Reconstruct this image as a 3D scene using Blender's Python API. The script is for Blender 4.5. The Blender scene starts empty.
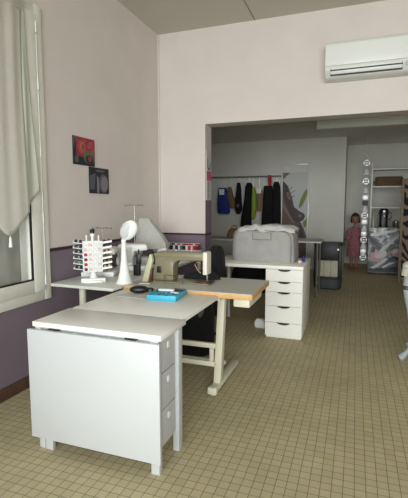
import bpy, bmesh, math, random
from mathutils import Vector, Matrix
random.seed(7)
PI = math.pi
C = bpy.context.scene.collection

# ------------------------------------------------------------------ materials
def lin(c):
    return tuple(((v / 255.0) / 12.92 if v / 255.0 <= .04045 else ((v / 255.0 + .055) / 1.055) ** 2.4) for v in c)

def mat(name, rgb, rough=.5, metal=0, var=0.0, vscale=8.0, bump=0.0, bscale=40.0, spec=.5, alpha=1.0, trans=0.0, coat=0.0, sheen=0.0):
    m = bpy.data.materials.new(name); m.use_nodes = True
    nt = m.node_tree; b = nt.nodes['Principled BSDF']
    col = lin(rgb) + (1,)
    b.inputs['Base Color'].default_value = col
    b.inputs['Roughness'].default_value = rough
    b.inputs['Metallic'].default_value = metal
    b.inputs['Specular IOR Level'].default_value = spec
    b.inputs['Alpha'].default_value = alpha
    b.inputs['Transmission Weight'].default_value = trans
    b.inputs['Coat Weight'].default_value = coat
    b.inputs['Sheen Weight'].default_value = sheen
    tc = nt.nodes.new('ShaderNodeTexCoord')
    if var:
        n = nt.nodes.new('ShaderNodeTexNoise'); n.inputs['Scale'].default_value = vscale; n.inputs['Detail'].default_value = 4
        r = nt.nodes.new('ShaderNodeMapRange'); r.inputs['To Min'].default_value = 1 - var; r.inputs['To Max'].default_value = 1 + var
        r.inputs['From Min'].default_value = .3; r.inputs['From Max'].default_value = .7
        h = nt.nodes.new('ShaderNodeHueSaturation'); h.inputs['Color'].default_value = col
        nt.links.new(tc.outputs['Object'], n.inputs['Vector']); nt.links.new(n.outputs['Fac'], r.inputs['Value'])
        nt.links.new(r.outputs['Result'], h.inputs['Value']); nt.links.new(h.outputs['Color'], b.inputs['Base Color'])
    if bump:
        n2 = nt.nodes.new('ShaderNodeTexNoise'); n2.inputs['Scale'].default_value = bscale; n2.inputs['Detail'].default_value = 5
        bp = nt.nodes.new('ShaderNodeBump'); bp.inputs['Strength'].default_value = bump; bp.inputs['Distance'].default_value = .01
        nt.links.new(tc.outputs['Object'], n2.inputs['Vector']); nt.links.new(n2.outputs['Fac'], bp.inputs['Height'])
        nt.links.new(bp.outputs['Normal'], b.inputs['Normal'])
    return m

def wall_paint(name, upper, lower, zsplit):
    """two-tone painted wall: the lower colour stops at a given height"""
    m = mat(name, upper, .85, var=.03, vscale=2.5, bump=.12, bscale=90)
    nt = m.node_tree
    h = [n for n in nt.nodes if n.type == 'HUE_SAT'][0]
    g = nt.nodes.new('ShaderNodeNewGeometry'); s = nt.nodes.new('ShaderNodeSeparateXYZ')
    c = nt.nodes.new('ShaderNodeMath'); c.operation = 'GREATER_THAN'; c.inputs[1].default_value = zsplit
    x = nt.nodes.new('ShaderNodeMix'); x.data_type = 'RGBA'
    x.inputs[6].default_value = lin(lower) + (1,); x.inputs[7].default_value = lin(upper) + (1,)
    nt.links.new(g.outputs['Position'], s.inputs[0]); nt.links.new(s.outputs['Z'], c.inputs[0])
    nt.links.new(c.outputs[0], x.inputs[0]); nt.links.new(x.outputs[2], h.inputs['Color'])
    return m

def tile_floor():
    m = mat('floor_tiles', (150, 140, 112), .62, spec=.18)
    nt = m.node_tree; b = nt.nodes['Principled BSDF']
    tc = nt.nodes.new('ShaderNodeTexCoord')
    mp = nt.nodes.new('ShaderNodeMapping'); mp.inputs['Location'].default_value = (.012, .02, 0)
    br = nt.nodes.new('ShaderNodeTexBrick'); br.offset = 0; br.squash = 1
    br.inputs['Scale'].default_value = 1
    br.inputs['Brick Width'].default_value = .0555; br.inputs['Row Height'].default_value = .0555
    br.inputs['Mortar Size'].default_value = .0019; br.inputs['Mortar Smooth'].default_value = .25
    br.inputs['Bias'].default_value = 0
    br.inputs['Color1'].default_value = lin((198, 186, 150)) + (1,)
    br.inputs['Color2'].default_value = lin((188, 176, 140)) + (1,)
    br.inputs['Mortar'].default_value = lin((122, 108, 82)) + (1,)
    nt.links.new(tc.outputs['Object'], mp.inputs[0]); nt.links.new(mp.outputs[0], br.inputs['Vector'])
    n = nt.nodes.new('ShaderNodeTexNoise'); n.inputs['Scale'].default_value = 160; n.inputs['Detail'].default_value = 3
    n2 = nt.nodes.new('ShaderNodeTexNoise'); n2.inputs['Scale'].default_value = 1.6; n2.inputs['Detail'].default_value = 4
    nt.links.new(tc.outputs['Object'], n.inputs['Vector']); nt.links.new(tc.outputs['Object'], n2.inputs['Vector'])
    a = nt.nodes.new('ShaderNodeMath'); a.operation = 'MULTIPLY'
    r = nt.nodes.new('ShaderNodeMapRange'); r.inputs['From Min'].default_value = .3; r.inputs['From Max'].default_value = .7
    r.inputs['To Min'].default_value = .88; r.inputs['To Max'].default_value = 1.12
    r2 = nt.nodes.new('ShaderNodeMapRange'); r2.inputs['From Min'].default_value = .3; r2.inputs['From Max'].default_value = .7
    r2.inputs['To Min'].default_value = .9; r2.inputs['To Max'].default_value = 1.06
    nt.links.new(n.outputs['Fac'], r.inputs['Value']); nt.links.new(n2.outputs['Fac'], r2.inputs['Value'])
    nt.links.new(r.outputs[0], a.inputs[0]); nt.links.new(r2.outputs[0], a.inputs[1])
    h = nt.nodes.new('ShaderNodeHueSaturation')
    nt.links.new(br.outputs['Color'], h.inputs['Color']); nt.links.new(a.outputs[0], h.inputs['Value'])
    nt.links.new(h.outputs['Color'], b.inputs['Base Color'])
    bp = nt.nodes.new('ShaderNodeBump'); bp.inputs['Strength'].default_value = .35; bp.inputs['Distance'].default_value = .002; bp.invert = True
    nt.links.new(br.outputs['Fac'], bp.inputs['Height']); nt.links.new(bp.outputs['Normal'], b.inputs['Normal'])
    return m

def sheer(name, rgb, transp=.25):
    m = bpy.data.materials.new(name); m.use_nodes = True; nt = m.node_tree; nt.nodes.clear()
    o = nt.nodes.new('ShaderNodeOutputMaterial')
    d = nt.nodes.new('ShaderNodeBsdfDiffuse'); t = nt.nodes.new('ShaderNodeBsdfTranslucent'); p = nt.nodes.new('ShaderNodeBsdfTransparent')
    for q in (d, t): q.inputs['Color'].default_value = lin(rgb) + (1,)
    m1 = nt.nodes.new('ShaderNodeMixShader'); m1.inputs[0].default_value = .5
    m2 = nt.nodes.new('ShaderNodeMixShader')
    tc = nt.nodes.new('ShaderNodeTexCoord'); w = nt.nodes.new('ShaderNodeTexNoise'); w.inputs['Scale'].default_value = 30
    r = nt.nodes.new('ShaderNodeMapRange'); r.inputs['To Min'].default_value = transp * .7; r.inputs['To Max'].default_value = transp * 1.3
    nt.links.new(tc.outputs['Object'], w.inputs['Vector']); nt.links.new(w.outputs['Fac'], r.inputs['Value'])
    nt.links.new(r.outputs[0], m2.inputs[0])
    nt.links.new(d.outputs[0], m1.inputs[1]); nt.links.new(t.outputs[0], m1.inputs[2])
    nt.links.new(m1.outputs[0], m2.inputs[1]); nt.links.new(p.outputs[0], m2.inputs[2])
    nt.links.new(m2.outputs[0], o.inputs[0])
    return m

def zebra():
    m = mat('zebra_print', (170, 160, 140), .8)
    nt = m.node_tree; b = nt.nodes['Principled BSDF']
    tc = nt.nodes.new('ShaderNodeTexCoord')
    w = nt.nodes.new('ShaderNodeTexWave'); w.wave_type = 'BANDS'; w.bands_direction = 'DIAGONAL'
    w.inputs['Scale'].default_value = 3.2; w.inputs['Distortion'].default_value = 9; w.inputs['Detail'].default_value = 1.5; w.inputs['Detail Scale'].default_value = 1.2
    c = nt.nodes.new('ShaderNodeValToRGB'); c.color_ramp.elements[0].position = .52; c.color_ramp.elements[1].position = .58
    c.color_ramp.elements[0].color = lin((18, 14, 15)) + (1,); c.color_ramp.elements[1].color = lin((132, 112, 106)) + (1,)
    nt.links.new(tc.outputs['Object'], w.inputs['Vector']); nt.links.new(w.outputs['Fac'], c.inputs[0]); nt.links.new(c.outputs[0], b.inputs['Base Color'])
    return m

def weave(name, c1, c2, scale=60):
    m = mat(name, c1, .8, bump=.5, bscale=scale)
    nt = m.node_tree; b = nt.nodes['Principled BSDF']
    tc = nt.nodes.new('ShaderNodeTexCoord')
    w = nt.nodes.new('ShaderNodeTexChecker'); w.inputs['Scale'].default_value = scale
    w.inputs['Color1'].default_value = lin(c1) + (1,); w.inputs['Color2'].default_value = lin(c2) + (1,)
    nt.links.new(tc.outputs['Object'], w.inputs['Vector']); nt.links.new(w.outputs[0], b.inputs['Base Color'])
    return m

def speckle(name, base, dots, scale=30):
    m = mat(name, base, .85)
    nt = m.node_tree; b = nt.nodes['Principled BSDF']
    tc = nt.nodes.new('ShaderNodeTexCoord'); v = nt.nodes.new('ShaderNodeTexVoronoi'); v.inputs['Scale'].default_value = scale
    c = nt.nodes.new('ShaderNodeValToRGB'); c.color_ramp.elements[0].position = .28; c.color_ramp.elements[1].position = .36
    c.color_ramp.elements[0].color = lin(dots) + (1,); c.color_ramp.elements[1].color = lin(base) + (1,)
    nt.links.new(tc.outputs['Object'], v.inputs['Vector']); nt.links.new(v.outputs['Distance'], c.inputs[0]); nt.links.new(c.outputs[0], b.inputs['Base Color'])
    return m

PINKW = (219, 209, 201)
PURP = (126, 112, 122)
M = dict(
    floor=tile_floor(),
    wall=wall_paint('painted_wall', PINKW, PURP, 1.075),
    rear=mat('rear_wall_paint', (226, 224, 214), .9, var=.03, vscale=2, bump=.1, bscale=80),
    ceil=mat('ceiling_paint', (200, 196, 184), .9, var=.02, vscale=1.5),
    seam=mat('ceiling_seam', (150, 145, 132), .9),
    rail=mat('plum_border', (62, 30, 44), .6),
    purple=mat('purple_paint', PURP, .85, var=.03, vscale=3),
    brownwood=mat('baseboard_brown', (92, 66, 52), .6, var=.1, vscale=14),
    pvc=mat('window_pvc', (236, 234, 222), .4, var=.02),
    lace=sheer('sheer_curtain', (240, 236, 228), .13),
    lace2=sheer('lace_curtain', (236, 238, 226), .08),
    glass=mat('glass', (235, 240, 235), .03, trans=1.0, alpha=.12),
    outside=mat('outside_render', (196, 194, 184), .9, var=.18, vscale=3),
    whitelac=mat('white_lacquer_dim', (200, 202, 201), .38, var=.01, vscale=3),  # table white toned down: dimmer light on upright faces put into the colour
    whitelac_lit=mat('white_lacquer_lit', (238, 236, 228), .36, var=.015, vscale=6),  # same table white, lightened to paint in light from above
    black=mat('black_plastic', (22, 22, 24), .4),
    blackm=mat('black_metal', (30, 31, 33), .35, metal=.2),
    greytop=mat('grey_laminate', (196, 196, 186), .4, var=.04, vscale=30),
    desktop=mat('light_grey_laminate', (212, 213, 204), .4, var=.02, vscale=20),
    plywood=mat('plywood_edge', (206, 160, 98), .5, var=.12, vscale=25),
    creammetal=mat('cream_enamel', (222, 218, 194), .4, var=.03, vscale=8),
    olive=mat('olive_enamel', (132, 124, 98), .38, var=.04, vscale=20),
    olive2=mat('pale_olive_enamel', (190, 188, 154), .4, var=.03, vscale=12),
    face=mat('ivory_faceplate', (222, 216, 198), .35),
    steel=mat('steel', (170, 168, 160), .3, metal=.9),
    bronze=mat('brown_plate', (96, 62, 48), .35, metal=.3, var=.3, vscale=60),
    cyan=mat('turquoise_plastic', (64, 176, 206), .45),
    cyand=mat('dark_turquoise', (30, 104, 130), .5),
    whitepl=mat('white_plastic', (236, 236, 230), .35),
    greypl=mat('grey_plastic', (190, 190, 184), .4),
    alex=mat('drawer_white', (240, 238, 228), .45),
    cloth=mat('grey_canvas', (160, 158, 153), .9, var=.06, vscale=10, bump=.5, bscale=22),
    clothl=mat('pale_canvas', (190, 188, 181), .9, var=.06, vscale=12, bump=.7, bscale=18),
    clothd=mat('grey_seam', (128, 128, 122), .9),
    blackcl=mat('black_cloth', (14, 14, 16), .9, bump=.4, bscale=30),
    navy=mat('navy_cloth', (32, 52, 128), .8, bump=.3),
    tan=mat('tan_cloth', (122, 96, 66), .85, bump=.3, var=.1),
    lime=mat('lime_cloth', (146, 168, 56), .8, bump=.3),
    skin=mat('beige_fabric', (142, 112, 90), .8, var=.08),
    red=mat('red_cloth', (186, 24, 38), .7),
    wicker=weave('wicker', (120, 98, 66), (74, 58, 38), 70),
    bagbrown=mat('brown_leather', (116, 88, 62), .6, var=.15, vscale=14, bump=.3),
    stove=mat('stove_black', (26, 27, 29), .5, metal=.1),
    stoveg=mat('stove_grey', (62, 66, 68), .5, metal=.1),
    ceramic=mat('stove_ceramic', (196, 188, 164), .6, var=.1, vscale=20),
    manskin=mat('mannequin_skin', (150, 108, 88), .5),
    hair=mat('brown_hair', (54, 40, 34), .8, bump=.6, bscale=60),
    dress=speckle('pink_print', (146, 88, 98), (190, 146, 148), 38),
    shoe=mat('pink_shoe', (156, 74, 86), .5),
    purewhite=mat('matte_white', (252, 252, 250), .5),
    orn=mat('white_ornament', (252, 252, 250), .45, metal=.45),
    oak=mat('oak_frame', (122, 100, 70), .55, var=.12, vscale=18),
    zebra=zebra(),
    bluegrey=mat('blue_grey_paint', (158, 168, 172), .5, var=.05, vscale=14),
    cream=mat('cream_cloth', (200, 194, 174), .9, bump=.6, bscale=30, var=.06),
    acwhite=mat('ac_white', (222, 223, 216), .35),
    acwhite2=mat('ac_panel_white', (232, 233, 226), .2),
    acdark=mat('ac_dark', (46, 48, 46), .5),
    fluo=mat('fluorescent_body', (238, 238, 230), .5, var=.05, vscale=50),
    ph=mat('p_dark', (34, 36, 42), .6), ph2=mat('p_grey', (88, 86, 94), .6), ph3=mat('p_lightgrey', (128, 122, 130), .6),
    pr=mat('p_red', (150, 50, 62), .6, var=.15, vscale=30), pr2=mat('p_pinkred', (170, 74, 84), .6), py=mat('p_gold', (170, 110, 66), .6), pg=mat('p_green', (92, 106, 74), .6),
    pw=mat('p_white', (206, 206, 202), .6), pb1=mat('p_brown', (98, 70, 56), .45, var=.2, vscale=5), pb2=mat('p_brown_dark', (54, 36, 30), .45), pb3=mat('p_brown_light', (134, 106, 90), .45),
    leafg=mat('p_leaf', (132, 144, 72), .6), pink=mat('sticker_pink', (206, 92, 128), .6), stw=mat('sticker_white', (206, 204, 196), .6),
    foil=mat('printed_plastic', (98, 106, 108), .22, var=.35, vscale=7, bump=.8, bscale=9, spec=.8),
    foilw=mat('white_print_and_highlight', (206, 200, 196), .25, bump=.5, bscale=12), foilp=mat('plastic_pink_print', (196, 150, 156), .25, bump=.5, bscale=12), foild=mat('plastic_dark_print', (44, 48, 50), .25, bump=.5, bscale=12),
    paper=mat('pattern_paper', (206, 205, 196), .7), khaki=mat('dark_khaki', (60, 52, 40), .8),
)

# ------------------------------------------------------------------ mesh builder
class MB:
    def __init__(s): s.bm = bmesh.new(); s.mi = 0
    def _add(s, t):
        me = bpy.data.meshes.new('t'); 
        for f in t.faces: f.material_index = s.mi
        t.to_mesh(me); t.free(); s.bm.from_mesh(me); bpy.data.meshes.remove(me); return s
    def box(s, x0, x1, y0, y1, z0, z1, bev=0.0, seg=2, mtx=None):
        t = bmesh.new()
        bmesh.ops.create_cube(t, size=1)
        for v in t.verts:
            v.co = Vector(((x0 + x1) / 2 + v.co.x * (x1 - x0), (y0 + y1) / 2 + v.co.y * (y1 - y0), (z0 + z1) / 2 + v.co.z * (z1 - z0)))
        if bev:
            bmesh.ops.bevel(t, geom=list(t.edges), offset=min(bev, .49 * min(abs(x1 - x0), abs(y1 - y0), abs(z1 - z0))), segments=seg, profile=.5, affect='EDGES')
        if mtx: t.transform(mtx)
        return s._add(t)
    def cyl(s, p0, p1, r0, r1=None, n=16):
        r1 = r0 if r1 is None else r1
        p0 = Vector(p0); p1 = Vector(p1); d = p1 - p0
        t = bmesh.new()
        bmesh.ops.create_cone(t, cap_ends=True, cap_tris=False, segments=n, radius1=r0, radius2=r1, depth=d.length)
        q = d.to_track_quat('Z', 'Y').to_matrix().to_4x4()
        t.transform(Matrix.Translation((p0 + p1) / 2) @ q)
        return s._add(t)
    def tube(s, pts, r, n=8, sq=False):
        t = bmesh.new(); P = [Vector(p) for p in pts]; rings = []
        for i, p in enumerate(P):
            d = (P[min(i + 1, len(P) - 1)] - P[max(i - 1, 0)]).normalized()
            q = d.to_track_quat('Z', 'Y').to_matrix()
            rr = r[i] if isinstance(r, (list, tuple)) else r
            rings.append([t.verts.new(p + q @ Vector((rr * math.cos(2 * PI * k / n), rr * math.sin(2 * PI * k / n), 0))) for k in range(n)])
        for a, b in zip(rings, rings[1:]):
            for k in range(n): t.faces.new((a[k], a[(k + 1) % n], b[(k + 1) % n], b[k]))
        t.faces.new(rings[0][::-1]); t.faces.new(rings[-1])
        bmesh.ops.recalc_face_normals(t, faces=t.faces)
        return s._add(t)
    def loft(s, rows, n=28, p=2.4, rip=0.0, k=6, ph=0.0, mtx=None):
        """rows of (z, xc, yc, hx, hy): closed body of superellipse sections"""
        t = bmesh.new(); rings = []
        for i, (z, xc, yc, hx, hy) in enumerate(rows):
            ring = []
            for j in range(n):
                a = 2 * PI * j / n; c = math.cos(a); d = math.sin(a)
                w = 1 + rip * math.sin(k * a + ph + i * .35)
                ring.append(t.verts.new((xc + hx * w * math.copysign(abs(c) ** (2 / p), c), yc + hy * w * math.copysign(abs(d) ** (2 / p), d), z)))
            rings.append(ring)
        for a, b in zip(rings, rings[1:]):
            for j in range(n): t.faces.new((a[j], a[(j + 1) % n], b[(j + 1) % n], b[j]))
        t.faces.new(rings[0][::-1]); t.faces.new(rings[-1])
        bmesh.ops.recalc_face_normals(t, faces=t.faces)
        if mtx: t.transform(mtx)
        return s._add(t)
    def lathe(s, prof, c=(0, 0, 0), n=24, mtx=None):
        return s.loft([(c[2] + z, c[0], c[1], r, r) for r, z in prof], n=n, p=2, mtx=mtx)
    def prism(s, poly, a0, a1, axis='y', bev=0.0, seg=2):
        """poly in the two other axes, extruded from a0 to a1 along axis"""
        t = bmesh.new()
        def P(u, v, a): return (u, a, v) if axis == 'y' else ((a, u, v) if axis == 'x' else (u, v, a))
        A = [t.verts.new(P(u, v, a0)) for u, v in poly]; B = [t.verts.new(P(u, v, a1)) for u, v in poly]
        t.faces.new(A); t.faces.new(B[::-1])
        n = len(poly)
        for i in range(n): t.faces.new((A[i], B[i], B[(i + 1) % n], A[(i + 1) % n]))
        bmesh.ops.recalc_face_normals(t, faces=t.faces)
        if bev: bmesh.ops.bevel(t, geom=list(t.edges), offset=bev, segments=seg, profile=.5, affect='EDGES')
        return s._add(t)
    def ell(s, c, r, rot=None, n=20):
        t = bmesh.new(); bmesh.ops.create_uvsphere(t, u_segments=n, v_segments=max(8, n // 2), radius=1)
        mt = Matrix.Translation(c) @ (rot.to_4x4() if rot else Matrix()) @ Matrix.Diagonal((r[0], r[1], r[2], 1))
        t.transform(mt); return s._add(t)

def obj(name, mb, mats, parent=None, loc=None, rz=0, smooth=True, ang=35):
    me = bpy.data.meshes.new(name)
    if not isinstance(mats, (list, tuple)): mats = [mats]
    mb.bm.to_mesh(me); mb.bm.free()
    for m in mats: me.materials.append(M[m] if isinstance(m, str) else m)
    if smooth:
        for p in me.polygons: p.use_smooth = True
        me.set_sharp_from_angle(angle=math.radians(ang))
    o = bpy.data.objects.new(name, me); C.objects.link(o)
    if loc: o.location = loc
    o.rotation_euler.z = rz
    if parent: o.parent = parent
    return o

def thing(name, label, cat, loc=(0, 0, 0), rz=0, group=None):
    o = bpy.data.objects.new(name, None); C.objects.link(o); o.empty_display_size = .1
    o.location = loc; o.rotation_euler.z = rz; o['label'] = label; o['category'] = cat
    if group: o['group'] = group
    return o

def tag(o, label, cat, group=None):
    o['label'] = label; o['category'] = cat
    if group: o['group'] = group
    return o

def struct(name, mb, m, **k):
    o = obj(name, mb, m, **k); o['kind'] = 'structure'; return o

def dup(root, loc, rz, label, group=None):
    r = root.copy(); C.objects.link(r); r.location = loc; r.rotation_euler = (0, 0, rz); r['label'] = label
    if group: r['group'] = group
    for ch in list(root.children):
        c = ch.copy(); C.objects.link(c); c.parent = r
        for g in ch.children:
            d = g.copy(); C.objects.link(d); d.parent = c
    return r

def poly_face(mb, pts, layer, plane, a, th=.0015):
    """small raised printed shape: pts in the plane's two axes"""
    mb.mi = layer[0]
    d = -1 if plane == 'y' else 1
    mb.prism(pts, a, a + d * th * layer[1], axis=plane)

def blob(cx, cy, rx, ry, n=16, rot=0.0, a0=0.0, a1=2 * PI):
    out = []
    for i in range(n):
        t = a0 + (a1 - a0) * i / n
        x = rx * math.cos(t); y = ry * math.sin(t)
        out.append((cx + x * math.cos(rot) - y * math.sin(rot), cy + x * math.sin(rot) + y * math.cos(rot)))
    return out

# ------------------------------------------------------------------ camera
pitch = math.atan(44 / 418.0); yaw = math.atan(152 / (418.0 / math.cos(pitch)))
cd = bpy.data.cameras.new('camera'); cam = bpy.data.objects.new('camera', cd); C.objects.link(cam)
cam.location = (0, 0, 1.45); cam.rotation_euler = (PI / 2 - pitch, 0, yaw)
cd.sensor_fit = 'VERTICAL'; cd.sensor_height = 24; cd.lens = 24 * 418 / 498.0; cd.clip_start = .05
bpy.context.scene.camera = cam

# ------------------------------------------------------------------ the room
XL, XR, YF, YP, YR, YA, ZC, ZR = -2.42, 3.2, -2.2, 4.98, 9.6, 11.0, 3.575, 2.9
XRL = -3.9
b = MB(); b.box(XRL - .2, XR + .2, YF - .2, YA + .2, -.1, 0); struct('floor', b, 'floor')
b = MB(); b.box(XL - .25, XR + .2, YF - .2, YP + .23, ZC, ZC + .12); struct('ceiling', b, 'ceil')
b = MB(); b.box(XRL - .2, XR + .2, YP + .2, YA + .2, ZR, ZR + .12); o = struct('ceiling_rear', b, 'rear')
b = MB()
for x in (-1.175,): b.box(x - .007, x + .007, YF, YP - .002, ZC - .003, ZC)
struct('trim_1', b, 'seam')
# left wall with the window opening
WY0, WY1, WZ0, WZ1 = 1.35, 2.836, .67, 3.0
b = MB()
b.box(XL - .25, XL, YF, WY0 + .04, 0, ZC); b.box(XL - .25, XL, WY1 - .04, YP + .23, 0, ZC)
b.box(XL - .25, XL, WY0 + .04, WY1 - .04, 0, WZ0 + .04); b.box(XL - .25, XL, WY0 + .04, WY1 - .04, WZ1 - .04, ZC)
struct('wall_left', b, 'wall')
# front partition with the wide opening
b = MB()
b.box(XL, -1.785, YP, YP + .23, 0, ZC); b.box(-1.785, XR, YP, YP + .23, 2.442, ZC); b.box(2.7, XR, YP, YP + .23, 0, 2.442)
struct('wall_back', b, 'wall')
b = MB(); b.box(-1.788, -1.780, YP + .004, YP + .226, 1.09, 1.51); struct('trim_2', b, 'purple')
b = MB(); b.box(XR, XR + .2, YF, YA, 0, ZC); struct('wall_right', b, 'wall')
# street side with the shop window opening
b = MB()
b.box(XL - .25, -1.9, YF - .2, YF, 0, ZC); b.box(2.9, XR + .2, YF - .2, YF, 0, ZC); b.box(-1.9, 2.9, YF - .2, YF, 3.3, ZC); b.box(-1.9, 2.9, YF - .2, YF, 0, .35)
struct('wall_front', b, 'wall')
b = MB()
for x in (-1.9, -.3, 1.3, 2.84): b.box(x, x + .06, YF - .13, YF - .07, .35, 3.3)
b.box(-1.9, 2.9, YF - .13, YF - .07, .35, .41); b.box(-1.9, 2.9, YF - .13, YF - .07, 3.24, 3.3)
struct('window_2', b, 'pvc')
# rear room
b = MB(); b.box(XRL, -.235, YR, YA + .2, 0, ZR); struct('wall_rear', b, 'rear')
b = MB(); b.box(-.235, XR, YA, YA + .2, 0, ZR); struct('wall_alcove', b, 'rear')
b = MB(); b.box(XRL - .2, XRL, YP + .2, YA, 0, ZR); struct('wall_rear_left', b, 'rear')
b = MB(); b.box(XRL, XL - .25, YP + .03, YP + .23, 0, ZR); struct('wall_rear_front', b, 'rear')
# dado border and baseboard
b = MB(); b.box(XL, XL + .006, WY1 + .002, YP, 1.058, 1.085); b.box(XL, -1.780, YP - .006, YP, 1.068, 1.090); b.box(-1.786, -1.778, YP, YP + .23, 1.068, 1.090)
struct('trim_3', b, 'rail')
b = MB(); b.box(XL, XL + .018, YF, YP, 0, .095, .004); struct('baseboard_left', b, 'brownwood')
b = MB(); b.box(XL + .018, -1.785, YP - .015, YP, 0, .09, .004); struct('baseboard_back', b, 'brownwood')
b = MB(); b.box(XR - .015, XR, YF, YA, 0, .09, .004); struct('baseboard_right', b, 'brownwood')
b = MB(); b.box(XRL, -.24, YR - .012, YR, 0, .08, .003); struct('baseboard_rear', b, 'rear')
# edge strip at the room corner
b = MB(); b.box(XL, XL + .02, YP - .02, YP, 1.09, ZC - .001, .004); struct('trim_4', b, 'wall')

# window: casing, sash, glass
b = MB(); x0, x1 = XL - .03, XL + .022
b.box(x0, x1, WY0, WY0 + .08, WZ0, WZ1, .004); b.box(x0, x1, WY1 - .08, WY1, WZ0, WZ1, .004)
b.box(x0, x1, WY0 + .08, WY1 - .08, WZ0, WZ0 + .08, .004); b.box(x0, x1, WY0 + .08, WY1 - .08, WZ1 - .08, WZ1, .004)
w = struct('window_1', b, 'pvc')
b = MB(); x0, x1 = XL - .03, XL + .038; s = .125; a0, a1, c0, c1 = WY0 + .083, WY1 - .083, WZ0 + .083, WZ1 - .083
b.box(x0, x1, a0, a0 + s, c0, c1, .006); b.box(x0, x1, a1 - s, a1, c0, c1, .006)
b.box(x0, x1, a0 + s, a1 - s, c0, c0 + .1, .006); b.box(x0, x1, a0 + s, a1 - s, c1 - s, c1, .006)
o = obj('window_sash', b, 'pvc', w)
b = MB()
y = a1 - s; b.box(x1 - .02, x1 - .004, y - .012, y + .0, c0 + .1, c1 - s); b.box(x1 - .02, x1 - .004, a0 + s, y, c0 + .1 - .0, c0 + .112)
obj('glazing_seal', b, 'black', w)
b = MB(); b.box(XL - .015, XL - .009, a0 + s - .01, a1 - s + .01, c0 + .09, c1 - s + .01); obj('window_pane', b, 'glass', w)
b = MB()
for z in (.80, 1.30, 1.83, 2.35, 2.78): b.cyl((x1 - .004, a1 + .002, z), (x1 - .004, a1 + .002, z + .085), .009)
for z0_, z1_ in ((.88, 1.29), (1.38, 1.82), (1.91, 2.34), (2.43, 2.77)): b.cyl((x1 - .004, a1 + .002, z0_), (x1 - .004, a1 + .002, z1_), .0055)
obj('hinge', b, 'whitepl', w)
b = MB(); q0, q1 = XL - .25, XL - .031
b.box(q0, q1, WY1 - .046, WY1 - .039, WZ0 + .04, WZ1 - .04); b.box(q0, q1, WY0 + .039, WY0 + .046, WZ0 + .04, WZ1 - .04); b.box(q0, q1, WY0 + .046, WY1 - .046, WZ0 + .039, WZ0 + .046)
struct('trim_5', b, 'outside')
# outside: neighbouring wall and ground seen through the pane
b = MB(); b.box(-4.4, -4.25, -2.5, 6.5, -.1, 4.4); struct('wall_outside', b, 'outside')

# curtain
def curtain_piece(name, m, y0, y1, ztop, zbot_fn, x, amp, waves, ph=0, parent=None, ny=60, nz=40, pinch=None):
    t = bmesh.new(); g = []
    for i in range(ny + 1):
        u = i / ny; col = []
        for j in range(nz + 1):
            v = j / nz; yy = y0 + (y1 - y0) * u
            zb = zbot_fn(u); z = ztop + (zb - ztop) * v
            yy2 = pinch(u, v, yy) if pinch else yy
            xx = x + amp * math.sin(u * waves * 2 * PI + ph) * (.5 + .5 * (1 - v)) + .008 * math.sin(5 * v + 9 * u)
            col.append(t.verts.new((xx, yy2, z)))
        g.append(col)
    for i in range(ny):
        for j in range(nz): t.faces.new((g[i][j], g[i + 1][j], g[i + 1][j + 1], g[i][j + 1]))
    bb = MB(); bb._add(t)
    o = obj(name, bb, m, parent, ang=180)
    so = o.modifiers.new('thickness', 'SOLIDIFY'); so.thickness = .0015
    return o
cu = thing('curtain', 'sheer pale curtain with a pointed tasselled hem hanging over the left window', 'curtain', (0, 0, 0))
def hem(u):     # scalloped hem that comes to a point
    yy = 1.40 + (2.56 - 1.40) * u
    a = abs(yy - 2.365) if yy > 1.98 else abs(yy - 1.60)
    return min(1.228 + .86 * a - .02 * abs(math.sin(a * 32)), 1.44)
curtain_piece('curtain_panel', 'lace', 1.40, 2.56, 2.965, hem, XL + .072, .005, 9, parent=cu)
curtain_piece('curtain_side_panel', 'lace2', 2.47, 2.69, 2.95, lambda u: 1.36 + .20 * u ** 1.3, XL + .058, .004, 2.2, parent=cu, ny=24,
              pinch=lambda u, v, y: y - .09 * u * (1 - v) ** 1.1)
b = MB(); b.cyl((XL + .072, 2.365, 1.225), (XL + .072, 2.365, 1.21), .004); b.ell((XL + .072, 2.365, 1.205), (.010, .010, .010)); b.cyl((XL + .072, 2.365, 1.20), (XL + .072, 2.365, 1.145), .008, .014)
obj('tassel', b, 'whitepl', cu)
b = MB(); b.cyl((XL + .072, 1.35, 2.955), (XL + .072, 2.60, 2.955), .008)
for y in (1.38, 2.58): b.cyl((XL + .02, y, 2.955), (XL + .072, y, 2.955), .006)
obj('curtain_rod', b, 'whitepl', cu)
b = MB(); b.box(XL + .062, XL + .082, 1.40, 2.56, 2.86, 2.97, .004); obj('curtain_heading', b, 'lace2', cu)

# ------------------------------------------------------------------ pictures on the left wall
b = MB(); x = XL + .001
b.box(x, x + .008, 3.205, 3.535, 1.82, 2.075, .001); ax = x + .008
poly_face(b, [(3.21, 1.826), (3.53, 1.826), (3.53, 1.92), (3.21, 1.95)], (1, 1), 'x', ax)
poly_face(b, [(3.21, 1.95), (3.24, 2.07), (3.21, 2.07)], (5, 1), 'x', ax)
poly_face(b, [(3.25, 1.90), (3.533, 1.89), (3.533, 2.072), (3.24, 2.073), (3.25, 2.0)], (2, 2), 'x', ax)
poly_face(b, blob(3.33, 1.985, .062, .062), (3, 3), 'x', ax); poly_face(b, blob(3.335, 1.99, .030, .045), (4, 4), 'x', ax); poly_face(b, blob(3.34, 1.985, .016, .028), (2, 5), 'x', ax)
poly_face(b, blob(3.44, 1.90, .085, .062), (6, 4), 'x', ax); poly_face(b, blob(3.44, 1.880, .062, .040), (1, 5), 'x', ax); poly_face(b, blob(3.445, 1.885, .030, .028), (2, 6), 'x', ax)
poly_face(b, blob(3.46, 2.015, .05, .028, rot=.6), (3, 3), 'x', ax); poly_face(b, blob(3.25, 1.87, .028, .03), (5, 2), 'x', ax)
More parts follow.
